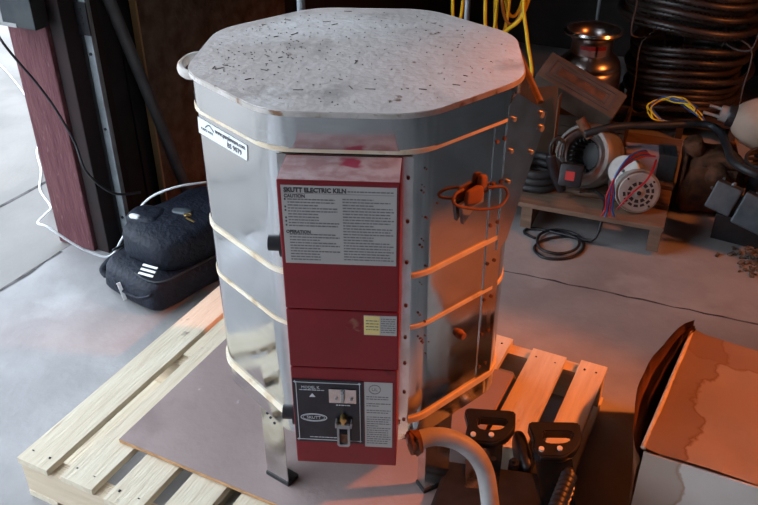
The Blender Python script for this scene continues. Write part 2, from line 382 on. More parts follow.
br = thing('diagonal_brace', 'dark grey steel tube slanting down between the door track and the strand board', 'brace', (0, 0, 0)); obj('tube', b, 'brace', br, smooth=True)
b = B(); box(b, -1.95, -1.87, 2.12, 2.22, 0, .04, BLD, .004); obj('foot_plate', b, 'darksteel', br)
# dark sheet panels of the folded door behind the track
b = B()
for k in range(3): box(b, -1.985, -1.965, 1.92 + .10 * k, 2.01 + .10 * k, .02, 2.6, BLD, .004)
tag(obj('folded_door', b, 'blacksteel'), 'folded dark steel door leaves behind the pale track', 'door')

# electrical box on the post
o = thing('outlet_box', 'grey metal outlet box fixed high on the maroon post with a cord plugged in', 'outlet', W(1.73, -2.035, .80), RZ)
b = B(); box(b, -.055, .075, -.055, -.001, 0, .17, bev=.003); obj('housing', b, 'darksteel', o)
b = B(); box(b, -.075, -.0552, -.055, -.001, 0, .17, bev=.002); box(b, -.075, .0, -.0565, -.0552, 0, .012); obj('face_plate', b, 'galv', o, label='paler metal edge')
b = B(); box(b, -.094, -.0752, -.045, -.012, .02, .09, bev=.003); obj('receptacle', b, 'white', o)

# ================================================================ PALLET UNDER THE KILN
PT = .128
o = thing('shipping_pallet', 'large pale pine pallet under the plywood sheet and the kiln', 'pallet', W(.825, -1.335), RZ)
LU, LV, pitch = .92, 1.135, .1305
for k in range(9):
    wob_ = [0, .002, -.004, .003, 0, 0, -.003, -.016, -.008][k]
    dk = [0, 0, 0, 0, 0, 0, .004, .026, .024][k]; wk = .070 if k == 8 else .092
    b = B(); box(b, pitch * k + dk, pitch * k + dk + wk, -.004 + wob_, LU + wob_, PT - .018, PT, bev=.0015)
    obj('deck_slat', b, 'pine', o)
    b = B()
    for y in (.03, LU - .035):
        for dx in (.018 + dk, wk - .022 + dk): cyl(b, (pitch * k + dx, y + wob_ + random.uniform(-.006, .006), PT - .0005), (pitch * k + dx, y + wob_, PT + .0006), .0028, 8)
    each('nail', b, 'darksteel', o)
for y in (.002, LU / 2 - .02, LU - .045):
    b = B(); t = []
    pts = [(0, .018), (.20, .018), (.215, .05), (.38, .05), (.395, .018), (.72, .018), (.735, .05), (.90, .05), (.915, .018), (LV, .018), (LV, PT - .018), (0, PT - .018)]
    m = Matrix(((1, 0, 0, 0), (0, 0, -1, y + .04), (0, 1, 0, 0), (0, 0, 0, 1)))
    prism(b, pts, 0, .04, m); obj('stringer', b, 'pine2', o)
for k in (0, 2.6, 5.0, 8.05):
    b = B(); box(b, pitch * k, pitch * k + .09, 0, LU, 0, .018, bev=.0015); obj('bottom_slat', b, 'pine', o)
b = B()
box(b, -1.154, -.405, .961, 1.585, PT + .001, PT + .0125, BLD)
pw = obj('plywood_sheet', b, 'ply'); tag(pw, 'dusty mauve-brown plywood sheet lying on the pallet beneath the kiln legs', 'plywood')
b = B(); rect_ring(b, -1.1545, -.4045, .9605, 1.5855, .003, BLD @ Matrix.Translation((0, 0, PT + .002)), .0095); obj('cut_edge', b, 'plyedge', pw, label='orange-brown layered edge')

# ================================================================ KILN
ZB = .1405
kiln = thing('electric_kiln', 'tall octagonal stainless steel kiln with dusty lid and red control box', 'kiln', (-.0350165, 1.4602913, ZB), -.067775)
def octo(w, rad=.045, n=6):
    """rounded octagon, w across the flats, starting in the front facet"""
    out = []; ap_ = w / 2
    for i in range(8):
        a0 = -PI / 2 + i * PI / 4; vert = Vector((math.cos(a0 + PI / 8), math.sin(a0 + PI / 8))) * (ap_ - rad) / math.cos(PI / 8)
        for k in range(n + 1):
            a = a0 + PI / 4 * k / n; out.append((vert.x + rad * math.cos(a), vert.y + rad * math.sin(a)))
    return out
def zz(z): return z - ZB
LT = 1.0298
# lid: steel band round a thick slab with a dusty top
b = B(); ring_prism(b, octo(.584, .12), octo(.57, .113), zz(LT - .064), zz(LT - .006)); obj('lid_band', b, 'steel', kiln, smooth=True)
b = B(); prism(b, octo(.59, .122), zz(LT - .006), zz(LT), bev=.003)
lid = obj('lid', b, 'lidtop', kiln, smooth=True, label='dusty grey lid top')
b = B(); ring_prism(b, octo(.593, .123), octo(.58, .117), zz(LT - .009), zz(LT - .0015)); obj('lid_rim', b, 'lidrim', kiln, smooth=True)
# three rings of jacket, then the floor slab band
levels = [(.730, .960), (.619, .724), (.398, .613), (.341, .383)]
for i, (a, c) in enumerate(levels):
    b = B(); ring_prism(b, octo(.575, .085), octo(.55, .075), zz(a), zz(c)); obj('jacket_ring', b, 'steel', kiln, smooth=True)
for a, c, w in [(.959, .967, .582), (.723, .732, .581), (.612, .620, .579), (.386, .399, .584)]:
    b = B(); ring_prism(b, octo(w, .088), octo(.56, .08), zz(a), zz(c)); obj('seam_gasket', b, 'gasket', kiln, smooth=True, label='cream seam strip')
b = B(); prism(b, octo(.55, .04), zz(.342), zz(.352)); obj('floor_slab', b, 'galv', kiln)
def facet(ang, off=.2878):
    """frame on a facet: x along it (to the right seen from outside), y up, z outwards"""
    a = math.radians(ang); n = Vector((math.cos(a), math.sin(a), 0)); t = Vector((-math.sin(a), math.cos(a), 0))
    return frame(n * off, t, (0, 0, 1))
F0, FR, FL = facet(-90), facet(-45), facet(-135)
# jacket seam strip with rivets on the right facet
b = B(); box(b, .058, .099, zz(.400), zz(.957), 0, .0016, FR); obj('seam_plate', b, 'steel', kiln)
b = B()
for k in range(7):
    for x in (.064, .083): cyl(b, FR @ Vector((x, zz(.43 + k * .083), .001)), FR @ Vector((x, zz(.43 + k * .083), .004)), .0035, 8)
each('rivet', b, 'rust', kiln)
b = B()
rnd = random.Random(4)
for k in range(20):
    x = rnd.choice([-.103, -.092, -.08]) + rnd.uniform(-.006, .006); z = zz(rnd.uniform(.45, .93)); r = rnd.uniform(.0008, .0026)
    cyl(b, FR @ Vector((x, z, 0)), FR @ Vector((x, z, .001)), r, 7)
obj('rust_spot', b, 'rust', kiln, kind='stuff')
# hinge plate: triangular sheet reaching past the right corner
m = FR @ Matrix.Translation((0, 0, .002))
b = B(); prism(b, [(.086, zz(.70)), (.112, zz(.715)), (.147, zz(.814)), (.188, zz(.922)), (.192, zz(.949)), (.105, zz(1.006)), (.086, zz(.99))], 0, .002, m)
hp = obj('hinge_plate', b, 'brightsteel', kiln, label='five-sided dull steel hinge plate with bolts')
b = B()
for x, z, r in ((.176, .948, .006), (.179, .921, .006), (.157, .881, .004), (.10, .96, .004), (.10, .90, .004), (.10, .84, .004)):
    cyl(b, m @ Vector((x, zz(z), .002)), m @ Vector((x, zz(z), .006)), r, 10)
each('bolt', b, 'galv', hp)
# hinge rods behind, seen past the lid edge
b = B(); cyl(b, (.30, .11, zz(.80)), (.30, .11, zz(1.0)), .008, 12); cyl(b, (.30, .11, zz(1.0)), (.335, -.03, zz(.95)), .006, 12); obj('hinge_bar', b, 'oldwood', kiln, smooth=True)
# spring loops: wire lift handle on the right facet
b = B()
def fp(x, z, d): return FR @ Vector((x, zz(z), d))
tube(b, [fp(-.02, .866, .006), fp(-.045, .868, .012), fp(-.056, .860, .018), fp(-.04, .846, .022), fp(.01, .825, .026), fp(.055, .815, .026), fp(.082, .824, .020), fp(.078, .840, .012), fp(.045, .846, .004)], .0026, 8)
obj('wire_handle', b, 'rust', kiln, smooth=True)
b = B(); blob(b, fp(.003, .848, .009), (.020, .006, .015), 4, .785, .008, 3); blob(b, fp(.030, .865, .006), (.010, .006, .014), 3, .785, .006, 5)
obj('peephole_plug', b, 'rustclay', kiln, smooth='all', label='orange fired-clay peephole plug')
b = B(); prism(b, [(-.026, zz(.835)), (.004, zz(.822)), (-.020, zz(.80))], .004, .012, FR); prism(b, [(-.026, zz(.84)), (.030, zz(.845)), (.030, zz(.826)), (-.022, zz(.826))], .003, .010, FR); obj('plug_bracket', b, 'galv', kiln)
# low peephole in the middle facet
b = B(); cyl(b, fp(.0, .545, 0), fp(.0, .545, .012), .010, 14, .007); obj('peephole_plug', b, 'rustclay', kiln, smooth=True)
# lid handle on the left
b = B(); pts = [(-.286, .085, zz(.985)), (-.325, .085, zz(.987)), (-.343, .06, zz(.988)), (-.345, .02, zz(.986)), (-.325, -.01, zz(.983)), (-.286, -.012, zz(.983))]
tube(b, pts, .0075, 10, flat=1.3); obj('lid_handle', b, 'boxprint', kiln, smooth=True, label='pale rounded lid handle')
# legs
for x, y, rz in ((-.172, -.222, -.55), (.172, -.222, .55), (-.172, .222, -2.6), (.172, .222, 2.6)):
    b = B(); mm = Matrix.Translation((x, y, 0)) @ Matrix.Rotation(rz, 4, 'Z')
    box(b, -.030, .030, -.002, 0, 0, .2005, mm); box(b, -.030, -.0282, 0, .028, 0, .2005, mm); box(b, -.030, .030, -.002, .03, 0, .002, mm)
    lg = obj('stand_leg', b, 'brightsteel', kiln, label='bright angled steel leg')
    b = B(); box(b, -.032, .032, -.004, .03, 0, .010, mm); obj('rubber_foot', b, 'blackrubber', lg)
    b = B()
    for xx, z in ((-.004, .182), (.006, .172), (-.012, .19)): cyl(b, mm @ Vector((xx, -.002, z)), mm @ Vector((xx, -.0035, z)), .003, 8)
    each('screw', b, 'darksteel', lg)
# auction sticker on the left facet
m = FL @ Matrix.Translation((0, 0, .0005))
b = B(); prism(b, [(-.106, zz(.918)), (.050, zz(.917)), (.054, zz(.946)), (-.104, zz(.949))], 0, .0006, m)
st = obj('lot_sticker', b, 'white', kiln, label='white auction lot sticker')
m2 = FL @ Matrix.Translation((0, 0, .0011))
b = B(); textbm(b, 'www.purplewave.com', .012, -.048, zz(.936), m2, .095, bold=.03); textbm(b, 'BS 9079', .013, -.010, zz(.922), m2, .045, bold=.03)
textbm(b, 'PURPLE WAVE', .007, -.095, zz(.928), m2, .04); obj('sticker_text', b, 'ink', st)
b = B(); tube(b, [m2 @ Vector((-.080, zz(.936), 0)), m2 @ Vector((-.066, zz(.944), 0)), m2 @ Vector((-.052, zz(.936), 0))], .0012, 6); obj('sticker_arc', b, 'ink', st)
# mounting plate behind control box
b = B(); box(b, -.108, .110, zz(.36), zz(.956), .0005, .0035, F0); mp_ = obj('mounting_plate', b, 'brightsteel', kiln, label='bright mounting plate behind the red box')
b = B()
for k, z in enumerate((.40, .47, .54, .60, .67, .76, .84, .92)): cyl(b, F0 @ Vector((.102, zz(z), .0035)), F0 @ Vector((.102, zz(z), .006)), .003, 8)
each('screw', b, 'rust', mp_)
# red control box: three sections
D0, D1 = .004, .0925
for i, (a, c) in enumerate(((.7195, .955), (.5965, .7175), (.366, .5945))):
    b = B(); w = .0935; box(b, -w, w - (.002 if i == 2 else 0), zz(a), zz(c), D0, D1, F0, .0025)
    cb = obj('control_box_section', b, 'red', kiln, label='dark red steel control box section')
    if i == 0:
        b = B(); box(b, -.0915, .0915, D0 + .002, D1 - .002, zz(.955), zz(.9556), Matrix(((1, 0, 0, 0), (0, -1, 0, -.2878), (0, 0, 1, 0), (0, 0, 0, 1)))); obj('dusty_top', b, 'redtop', cb, label='pink dusty top of the red box')
FB = F0 @ Matrix.Translation((0, 0, D1))
# instruction label
m = FB
b = B(); box(b, -.087, .088, zz(.809), zz(.947), .0002, .0010, m); il = obj('instruction_label', b, 'label', kiln, label='large grey printed instruction label')
m = FB @ Matrix.Translation((0, 0, .001))
b = B(); textbm(b, 'SKUTT ELECTRIC KILN', .0105, -.083, zz(.936), m, .095, bold=.045); textbm(b, 'CAUTION', .008, -.083, zz(.9265), m, .032, bold=.03); textbm(b, 'OPERATION', .008, -.083, zz(.864), m, .038, bold=.03)
for z in (.922, .909, .903, .890, .884, .877): box(b, -.083, -.0805, zz(z), zz(z) + .003, 0, .0004, m)
obj('heading_text', b, 'ink', il)
b = B(); dashes(b, .014, .084, zz(.9375), .002, m, 99, 1)
for k in range(22):
    z = zz(.9225 - k * .0051)
    if not 10 <= k <= 11: dashes(b, -.078, .0, z, .0019, m, k, random.choice((1, .97, .6, .93)))
    dashes(b, .006, .084, z + .002, .0019, m, 50 + k, random.choice((1, .97, .6, .93)))
box(b, -.083, .084, zz(.9335), zz(.9340), 0, .0003, m)
obj('small_print', b, 'greyink', il, kind='stuff')
# yellow and white wiring label
b = B(); box(b, .0355, .090, zz(.671), zz(.711), .0002, .001, FB); wl = obj('wiring_label', b, 'label', kiln, label='small white and yellow label')
b = B(); box(b, .036, .062, zz(.672), zz(.710), .001, .0013, FB); obj('yellow_patch', b, 'yellowlabel', wl)
b = B()
for k in range(7): dashes(b, .064, .088, zz(.704 - k * .0045), .0016, m, 200 + k, 1)
for k in range(4): dashes(b, .039, .060, zz(.700 - k * .006), .0016, m @ Matrix.Translation((0, 0, .0004)), 210 + k, 1)
obj('small_print', b, 'greyink', wl, kind='stuff')
b = B(); rnd = random.Random(2)
prism(b, [(.020 + .015 * math.cos(a) * rnd.uniform(.6, 1.1), zz(.690) + .016 * math.sin(a) * rnd.uniform(.6, 1.1)) for a in [2 * PI * i / 14 for i in range(14)]], 0, .0003, FB)
obj('scuff_mark', b, 'scuff', kiln, label='tan scuff beside the yellow label')
# black sitter panel
b = B(); box(b, -.0915, .0325, zz(.421), zz(.569), .0002, .0018, FB); sp = obj('sitter_panel', b, 'blackpanel', kiln, label='black shut-off panel with silver print')
m = FB @ Matrix.Translation((0, 0, .0018))
b = B(); rect_ring(b, -.086, .027, zz(.4265), zz(.5635), .0011, m)
for x in (-.086, .027):
    for z in (.4265, .5635): textbm(b, '+', .012, x - .004, zz(z) - .004, m)
textbm(b, 'MODEL K', .0085, -.076, zz(.549), m, .032); dashes(b, -.080, -.036, zz(.545), .0014, m, 5, 1)
prism(b, [(-.063, zz(.530)), (-.052, zz(.530)), (-.0575, zz(.538))], 0, .0005, m)
ellipse_ring(b, -.057, zz(.481), .024, .0095, .0013, m); ellipse_ring(b, -.057, zz(.481), .020, .0073, .0006, m); textbm(b, 'SKUTT', .0095, -.057, zz(.4778), m, .025, center=True)
dashes(b, -.066, -.01, zz(.4325), .0016, m, 6, 1); dashes(b, -.016, .010, zz(.512), .0018, m, 7, 1)
obj('panel_print', b, 'whiteink', sp)
# indicator plate, sitter tube, weight flap
b = B(); box(b, -.028, .0205, zz(.519), zz(.551), 0, .0018, m, .0008); ip = obj('guide_plate', b, 'brightsteel', kiln)
b = B(); box(b, -.0065, .0, zz(.526), zz(.547), .0018, .009, m, .001); cyl(b, m @ Vector((-.015, zz(.53), .0018)), m @ Vector((-.015, zz(.53), .004)), .003, 10); cyl(b, m @ Vector((.012, zz(.53), .0018)), m @ Vector((.012, zz(.53), .004)), .003, 10); obj('claw', b, 'galv', ip)
b = B(); cyl(b, m @ Vector((-.003, zz(.487), 0)), m @ Vector((-.003, zz(.487), .012)), .006, 14); box(b, -.0062, .0002, zz(.478), zz(.492), .004, .014, m, .002); obj('release_pin', b, 'brass', kiln, smooth=True)
b = B(); ring_prism(b, [(-.0145, zz(.428)), (-.011, zz(.424)), (.005, zz(.424)), (.0085, zz(.428)), (.0085, zz(.477)), (-.0145, zz(.477))], [(-.0105, zz(.431)), (-.009, zz(.429)), (.003, zz(.429)), (.0045, zz(.431)), (.0045, zz(.468)), (-.0105, zz(.468))], .008, .013, m)
for x in (-.0175, .0095): box(b, x, x + .003, zz(.470), zz(.482), .001, .014, m, .0008)
wf = obj('weight_flap', b, 'galv', kiln, label='grey hinged weight with a square slot')
b = B(); box(b, -.0105, .0045, zz(.431), zz(.452), .0085, .0095, m); obj('flap_bottom', b, 'rust', wf)
# white rating label
b = B(); box(b, .0345, .084, zz(.414), zz(.568), .0002, .001, FB); rl = obj('rating_label', b, 'label', kiln, label='tall grey rating label with a round mark')
m = FB @ Matrix.Translation((0, 0, .001))
b = B(); ellipse_ring(b, .053, zz(.552), .0105, .0105, .0012, m); textbm(b, 'UL', .009, .053, zz(.5487), m, .010, center=True)
for k in range(22):
    if k in (2, 5, 8): continue
    dashes(b, .038, .081, zz(.534 - k * .0053), .0019, m, 300 + k, random.choice((1, .9, .5)))
obj('small_print', b, 'greyink', rl, kind='stuff')
# two black knobs on the box's left side
for z in (.822, .455):
    b = B(); P0 = F0 @ Vector((-.0936, zz(z), .055)); q = Vector((-1, 0, 0))
    cyl(b, P0, P0 + q * .007, .023, 20); cyl(b, P0 + q * .007, P0 + q * .027, .0135, 16)
    kb = obj('switch_knob', b, 'black', kiln, smooth=True)
# debris scattered on the lid
b = B(); rnd = random.Random(11)
for k in range(300):
    a = rnd.uniform(0, 2 * PI) if k % 3 else rnd.gauss(3.3, .5); rr = .27 * math.sqrt(rnd.random()); L = rnd.uniform(.001, .0035) if rnd.random() < .93 else rnd.uniform(.008, .018)
    mm = Matrix.Translation((rr * math.cos(a), rr * math.sin(a), zz(LT) + .0006)) @ Matrix.Rotation(rnd.gauss(0, .7), 4, 'Z')
    box(b, -L / 2, L / 2, -.0005, .0005, -.0005, .0006, mm)
ld = obj('lid_debris', b, 'twig', kiln, kind='stuff')
# grey flexible conduit from the box
KM = (Matrix.Translation(kiln.location) @ Matrix.Rotation(-.067775, 4, 'Z')).inverted()
pts = [KM @ Vector(p) for p in ((.058, 1.118, .381), (.10, 1.135, .381), (.14, 1.140, .370), (.178, 1.135, .345), (.204, 1.125, .305), (.216, 1.105, .25), (.222, 1.06, .19), (.225, .98, .162), (.22, .85, .158))]
b = B(); tube(b, pts, .018, 16, sm=14); cdt = obj('flexible_conduit', b, 'conduit', kiln, smooth='all', label='thick grey flexible conduit')
b = B(); cyl(b, pts[0] + Vector((-.001, 0, 0)), pts[0] + Vector((.018, .007, 0)), .023, 14); cyl(b, pts[0] + Vector((.006, .0, 0)), pts[0] + Vector((.010, .003, 0)), .027, 6); obj('connector', b, 'rust', cdt, smooth=True)

# ================================================================ THINGS ON THE PALLET'S RIGHT
cs = thing('tool_case', 'flat black case lying on the pallet beneath the two saw handles', 'case', (.235, 1.16, PT + .0135))
b = B(); prism(b, [(-.185, -.16), (-.085, .115), (.12, .075), (.16, -.16)], 0, .035, bev=.008); obj('body', b, 'blackrubber', cs)
b = B(); prism(b, [(-.17, -.15), (-.08, .10), (.11, .065), (.145, -.15)], .035, .04, bev=.002); obj('lid', b, 'black', cs)
def saw(loc, rz, label, first=None):
    if first is None:
        t = thing('hand_saw', label, 'saw', loc, rz, 'hand saws by the kiln')
        # handle outline in local x (length of grip) and y (towards the blade is negative)
        b = B(); pts = []
        outer = [(-.056, .036), (-.050, .046), (.050, .046), (.060, .042), (.058, -.002), (.040, -.030), (.012, -.050), (-.042, -.050), (-.054, -.036), (-.048, .0)]
        inner = [(-.026, .012), (-.022, .018), (.032, .018), (.040, .014), (.038, .004), (.028, -.008), (.010, -.013), (-.016, -.013), (-.026, -.008), (-.028, .003)]
        ring_prism(b, outer, inner, -.013, .013)
        bmesh.ops.bevel(b, geom=list(b.edges), offset=.003, segments=2, affect='EDGES', clamp_overlap=True)
        h = obj('handle', b, 'black', t, smooth=True)
        b = B()
        for x, y in ((-.036, -.032), (.004, -.030)): cyl(b, (x, y, .012), (x, y, .017), .0060, 12)
        each('handle_bolt', b, 'white', h)
        b = B(); prism(b, [(-.05, -.046), (.03, -.046), (.028, -.075), (-.005, -.34), (-.055, -.34)], -.001, .001); obj('blade', b, 'steel', t, label='plain steel blade')
        return t
    r = first.copy(); COL.objects.link(r); r.location = loc; r.rotation_euler = (0, 0, rz); r['label'] = label
    for ch in list(first.children):
        c = ch.copy(); COL.objects.link(c); c.parent = r
        for g in ch.children: d = g.copy(); COL.objects.link(d); d.parent = c
    return r
s1 = saw((.247, 1.345, PT + .072), -.12, 'black-handled hand saw nearer the kiln, half under the grey conduit')
s2 = saw((.388, 1.303, PT + .072), -.03, 'black-handled hand saw farther right, nearest the cardboard box', s1)
s1.rotation_euler = (.12, 0, -.10); s2.rotation_euler = (.12, 0, -.02)
b = B(); blob(b, (.318, 1.30, PT + .035), (.016, .06, .032), 3, .05); tag(obj('saw_guard', b, 'black', smooth='all'), 'rounded black blade guard standing between the two saw handles', 'guard')
gp = thing('ribbed_grip', 'black ribbed tube grip with a round end knob at the pallet edge', 'grip', (.398, 1.20, PT + .075))
b = B(); P = [Vector((0, 0, 0)).lerp(Vector((-.10, -.20, .0)), i / 60) for i in range(61)]
tube(b, P, .016, 14, sm=0, radf=lambda i: .0155 + (.0022 if i % 4 < 2 else 0)); obj('grip', b, 'black', gp, smooth=True)
b = B(); blob(b, (.002, .008, .002), (.012, .012, .012), 2); obj('knob', b, 'black', gp, smooth='all')
for i, (x, y) in enumerate(((.248, 1.262), (.292, 1.258))):
    b = B(); cyl(b, (x, y, PT + .0), (x, y, PT + .056), .013, 12, .011); cyl(b, (x, y, PT + .056), (x, y, PT + .064), .006, 10)
    tag(obj('case_knob', b, 'black', smooth=True), 'small round black knob on the tool case, %s' % ('left of the pair' if i == 0 else 'right of the pair'), 'knob', 'knobs on the tool case')
# ================================================================ CARDBOARD BOX, lower right
cb = thing('cardboard_box', 'water-stained cardboard box with a torn bulging left side, right of the pallet', 'box')
A_, B_, = Vector((.543, 1.20, 0)), Vector((.775, 1.595, 0)); exb = (B_ - A_); ar = Vector((exb.y, -exb.x, 0)).normalized()
H = .28; Cn, Dn = A_ + ar * .55 + Vector((.02, .04, 0)), B_ + ar * .55
# the box leans: use prism pieces
def wallp(bm, p, q, z0, z1, th, out=0):
    d = (q - p).normalized(); n = Vector((d.y, -d.x, 0)) * th; t = bmesh.new()
    v = [t.verts.new(x) for x in (p + Vector((0, 0, z0)), q + Vector((0, 0, z0)), q + Vector((0, 0, z1)), p + Vector((0, 0, z1)))]
    w = [t.verts.new(x.co + n) for x in v]
    t.faces.new(v); t.faces.new(w[::-1])
    for i in range(4): t.faces.new((v[i], w[i], w[(i + 1) % 4], v[(i + 1) % 4]))
    merge(bm, t)
b = B(); wallp(b, A_, Cn, 0, H - .004, .004); obj('front_wall', b, 'cartonside', cb, label='pale printed side with brown stains')
b = B(); wallp(b, B_, Dn, 0, H - .004, -.004); obj('rear_wall', b, 'card', cb)
b = B(); wallp(b, Cn, Dn, 0, H - .004, .004); obj('side_wall', b, 'card', cb)
# top: sagging sheet
b = B(); t = bmesh.new(); n = 22; grid = []
for i in range(n + 1):
    row = []
    for j in range(n + 1):
        p = A_.lerp(B_, i / n).lerp(Cn.lerp(Dn, i / n), j / n)
        z = H + noise.noise(p * 7) * .006 - .012 * math.sin(PI * j / n) * math.sin(PI * i / n) + (.006 if j == 0 else 0)
        if j == 0: p = p + ar * noise.noise(p * 25) * .006
        row.append(t.verts.new((p.x, p.y, z)))
    grid.append(row)
for i in range(n):
    for j in range(n): t.faces.new((grid[i][j], grid[i + 1][j], grid[i + 1][j + 1], grid[i][j + 1]))
merge(b, t); bmesh.ops.solidify(b, geom=list(b.faces), thickness=.004); obj('top_flap', b, 'card', cb, smooth='all', label='pinkish-brown stained cardboard top')
b = B(); tube(b, [A_.lerp(B_, k / 10) + Vector((0, 0, H + .003)) - ar * (.003 + .004 * noise.noise(Vector((k, 0, 3)))) for k in range(11)], .0055, 6); obj('frayed_edge', b, 'paperedge', cb, smooth='all', label='pale frayed paper edge')
b = B(); wallp(b, A_ - Vector((0, 0.001, 0)), Cn - Vector((0, .001, 0)), H - .012, H - .009, .0015); obj('tape_line', b, 'rust', cb)
# bulging left wall: top edge bows outwards, a gap shows the dark inside
def bulge(k, amp, z0, z1, name, m, d=.0):
    t = bmesh.new(); rows = []; ns, nz_ = 20, 8
    for i in range(ns + 1):
        s = i / ns; row = []
        for j in range(nz_ + 1):
            q = j / nz_; bow = amp * math.sin(PI * min(1, s * 1.0)) ** .7 * q ** 1.3
            p = A_.lerp(B_, s) - ar * (bow + d + .006 * noise.noise(Vector((s * 6, q * 3, k))))
            row.append(t.verts.new((p.x, p.y, z0 + (z1 - z0) * q + (.035 * s * q if z1 > .2 else 0) - .03 * (1 - s) * q)))
        rows.append(row)
    for i in range(ns):
        for j in range(nz_): t.faces.new((rows[i][j], rows[i + 1][j], rows[i + 1][j + 1], rows[i][j + 1]))
    b = B(); merge(b, t); bmesh.ops.solidify(b, geom=list(b.faces), thickness=.004); obj(name, b, m, cb, smooth='all')
bulge(1, .060, 0, H, 'left_wall', 'cardin', .004)
bulge(4, .034, 0, H - .015, 'inner_liner', 'cardin', .0)
bulge(7, .014, 0, H - .02, 'inner_liner', 'cardin', -.004)

# ================================================================ BLACK BAG, left
bx = Vector((.77, -.64, 0)).normalized(); by = Vector((.64, .77, 0)).normalized()
bag = thing('camera_bag', 'black padded camera bag lying on the floor between the post and the kiln', 'bag', (-.906, 2.222, 0), math.atan2(bx.y, bx.x))
b = B(); blob(b, (.145, .20, .058), (.150, .22, .060), 5, 0, .012, 2, flatbottom=-.058); obj('lower_compartment', b, 'cloth', bag, smooth='all')
b = B(); blob(b, (.155, .26, .165), (.135, .21, .072), 4, 0, .010, 9); obj('upper_compartment', b, 'cloth', bag, smooth='all')
b = B(); blob(b, (.085, .15, .215), (.062, .055, .034), 3, .3, .006, 5); pk = obj('pocket', b, 'cloth', bag, smooth='all')
b = B(); blob(b, (.078, .108, .240), (.020, .009, .008), 3, .3); obj('logo_patch', b, 'white', pk, smooth='all', label='small white logo patch')
b = B(); tube(b, [(.004, .05, .112), (.0, .2, .118), (.02, .06, .106), (.15, .02, .108), (.27, .03, .11), (.297, .15, .118), (.295, .35, .12)], .004, 6); obj('zip', b, 'darksteel', bag, smooth='all')
b = B(); tube(b, [(-.01, .02, .02), (-.045, .03, .03), (-.05, .08, .05), (-.01, .14, .075)], .012, 8, flat=.4); obj('strap', b, 'cloth', bag, smooth='all')
b = B(); tube(b, [(.06, .0, .09), (.12, -.015, .06), (.20, -.012, .05), (.27, .0, .08)], .012, 8, flat=.35); obj('handle', b, 'cloth', bag, smooth='all')
b = B(); box(b, -.030, .030, -.006, .006, -.002, .002, Matrix.Translation((.145, -.026, .052)) @ Matrix.Rotation(1.2, 4, 'Y') @ Matrix.Rotation(.3, 4, 'X'), .001); obj('luggage_tag', b, 'white', bag, label='white strip tag')
b = B()
for k in range(3): box(b, -.03, .03, -.004, .004, 0, .002, Matrix.Translation((.225 , .020 + .010 * k, .124 + .010 * k)) @ Matrix.Rotation(.35, 4, 'X') @ Matrix.Rotation(.2, 4, 'Z'), .001)
obj('striped_tag', b, 'white', bag)
b = B(); blob(b, (.165, .225, .238), (.035, .018, .008), 3, .4, .004); obj('plastic_wrap', b, 'greybox', bag, smooth='all', label='crumpled blue-grey plastic')
b = B(); tube(b, [(.20, .21, .246), (.215, .20, .252), (.225, .215, .25), (.21, .225, .247)], .0025, 6, closed=True); box(b, .222, .262, .196, .202, .245, .249, None, .001); obj('key_ring', b, 'brass', bag, smooth=True)

# ================================================================ CORDS on the left
def cord(name, pts, r, m, label, cat='cord', sm=10, **k):
    p0 = Vector(pts[0]); b = B(); tube(b, pts, r, 8, sm=sm, **k); o = obj(name, b, m, smooth='all'); return tag(o, label, cat)
Q = W(1.73, -2.035, .80)
pl = Q + E2 * -.125 + E1 * -.028 + Vector((0, 0, .045))
pk_ = [Vector(p) - pl for p in [pl, pl + Vector((-.012, -.01, -.02)), (-1.118, 2.37, .78), (-1.085, 2.37, .715), (-1.04, 2.37, .64), (-1.0, 2.37, .555), (-.96, 2.36, .45), (-.93, 2.33, .36), (-.87, 2.36, .27), (-.80, 2.42, .24)]]
ec = thing('extension_cord', 'black cord hanging from the outlet box down past the maroon post', 'cord', pl)
b = B(); tube(b, pk_, .0042, 8, sm=10); obj('cord', b, 'black', ec, smooth='all')
b = B(); box(b, -.001, .030, -.012, .012, -.015, .015, Matrix.Rotation(RZ, 4, 'Z'), .005); obj('plug', b, 'black', ec)
cord('phone_cable', [(-2.3, 4.6, .002), (-2.129, 4.434, .002), (-1.815, 3.965, .002), (-1.554, 3.512, .002), (-1.512, 3.29, .002), (-1.42, 3.08, .002), (-1.362, 2.905, .002), (-1.27, 2.76, .003), (-1.22, 2.60, .06), (-1.17, 2.42, .125), (-1.12, 2.38, .13), (-1.05, 2.37, .075), (-.99, 2.375, .03), (-.93, 2.38, .015), (-.88, 2.40, .08), (-.80, 2.38, .20), (-.735, 2.36, .262), (-.65, 2.38, .285), (-.56, 2.44, .27)], .004, 'white', 'thin white cable running from outside round the post and over the black bag')

# poles behind the lid
def pole(x, y, z0, z1, r, m, label, tip=None):
    t = thing('steel_pole', label, 'pole', (x, y, 0)); b = B(); cyl(b, (0, 0, z0), (-.0, .0, z1), r, 12); obj('shaft', b, m, t, smooth=True)
    b = B(); lathe(b, [(0, 0), (r * 3, 0), (r * 3, .012), (r, .02), (0, .02)], 16); obj('base', b, 'black', t)
    return t
pole(-.20, 2.12, 0.01, 1.9, .011, 'greysteel', 'slim grey pole standing behind the left part of the kiln lid')
pole(.22, 2.02, 0.01, 1.9, .007, 'greysteel', 'thin blue-grey rod among the yellow cords behind the kiln lid')
pole(1.09, 4.05, .01, 1.9, .008, 'greysteel', 'thin grey rod standing behind the milk can')

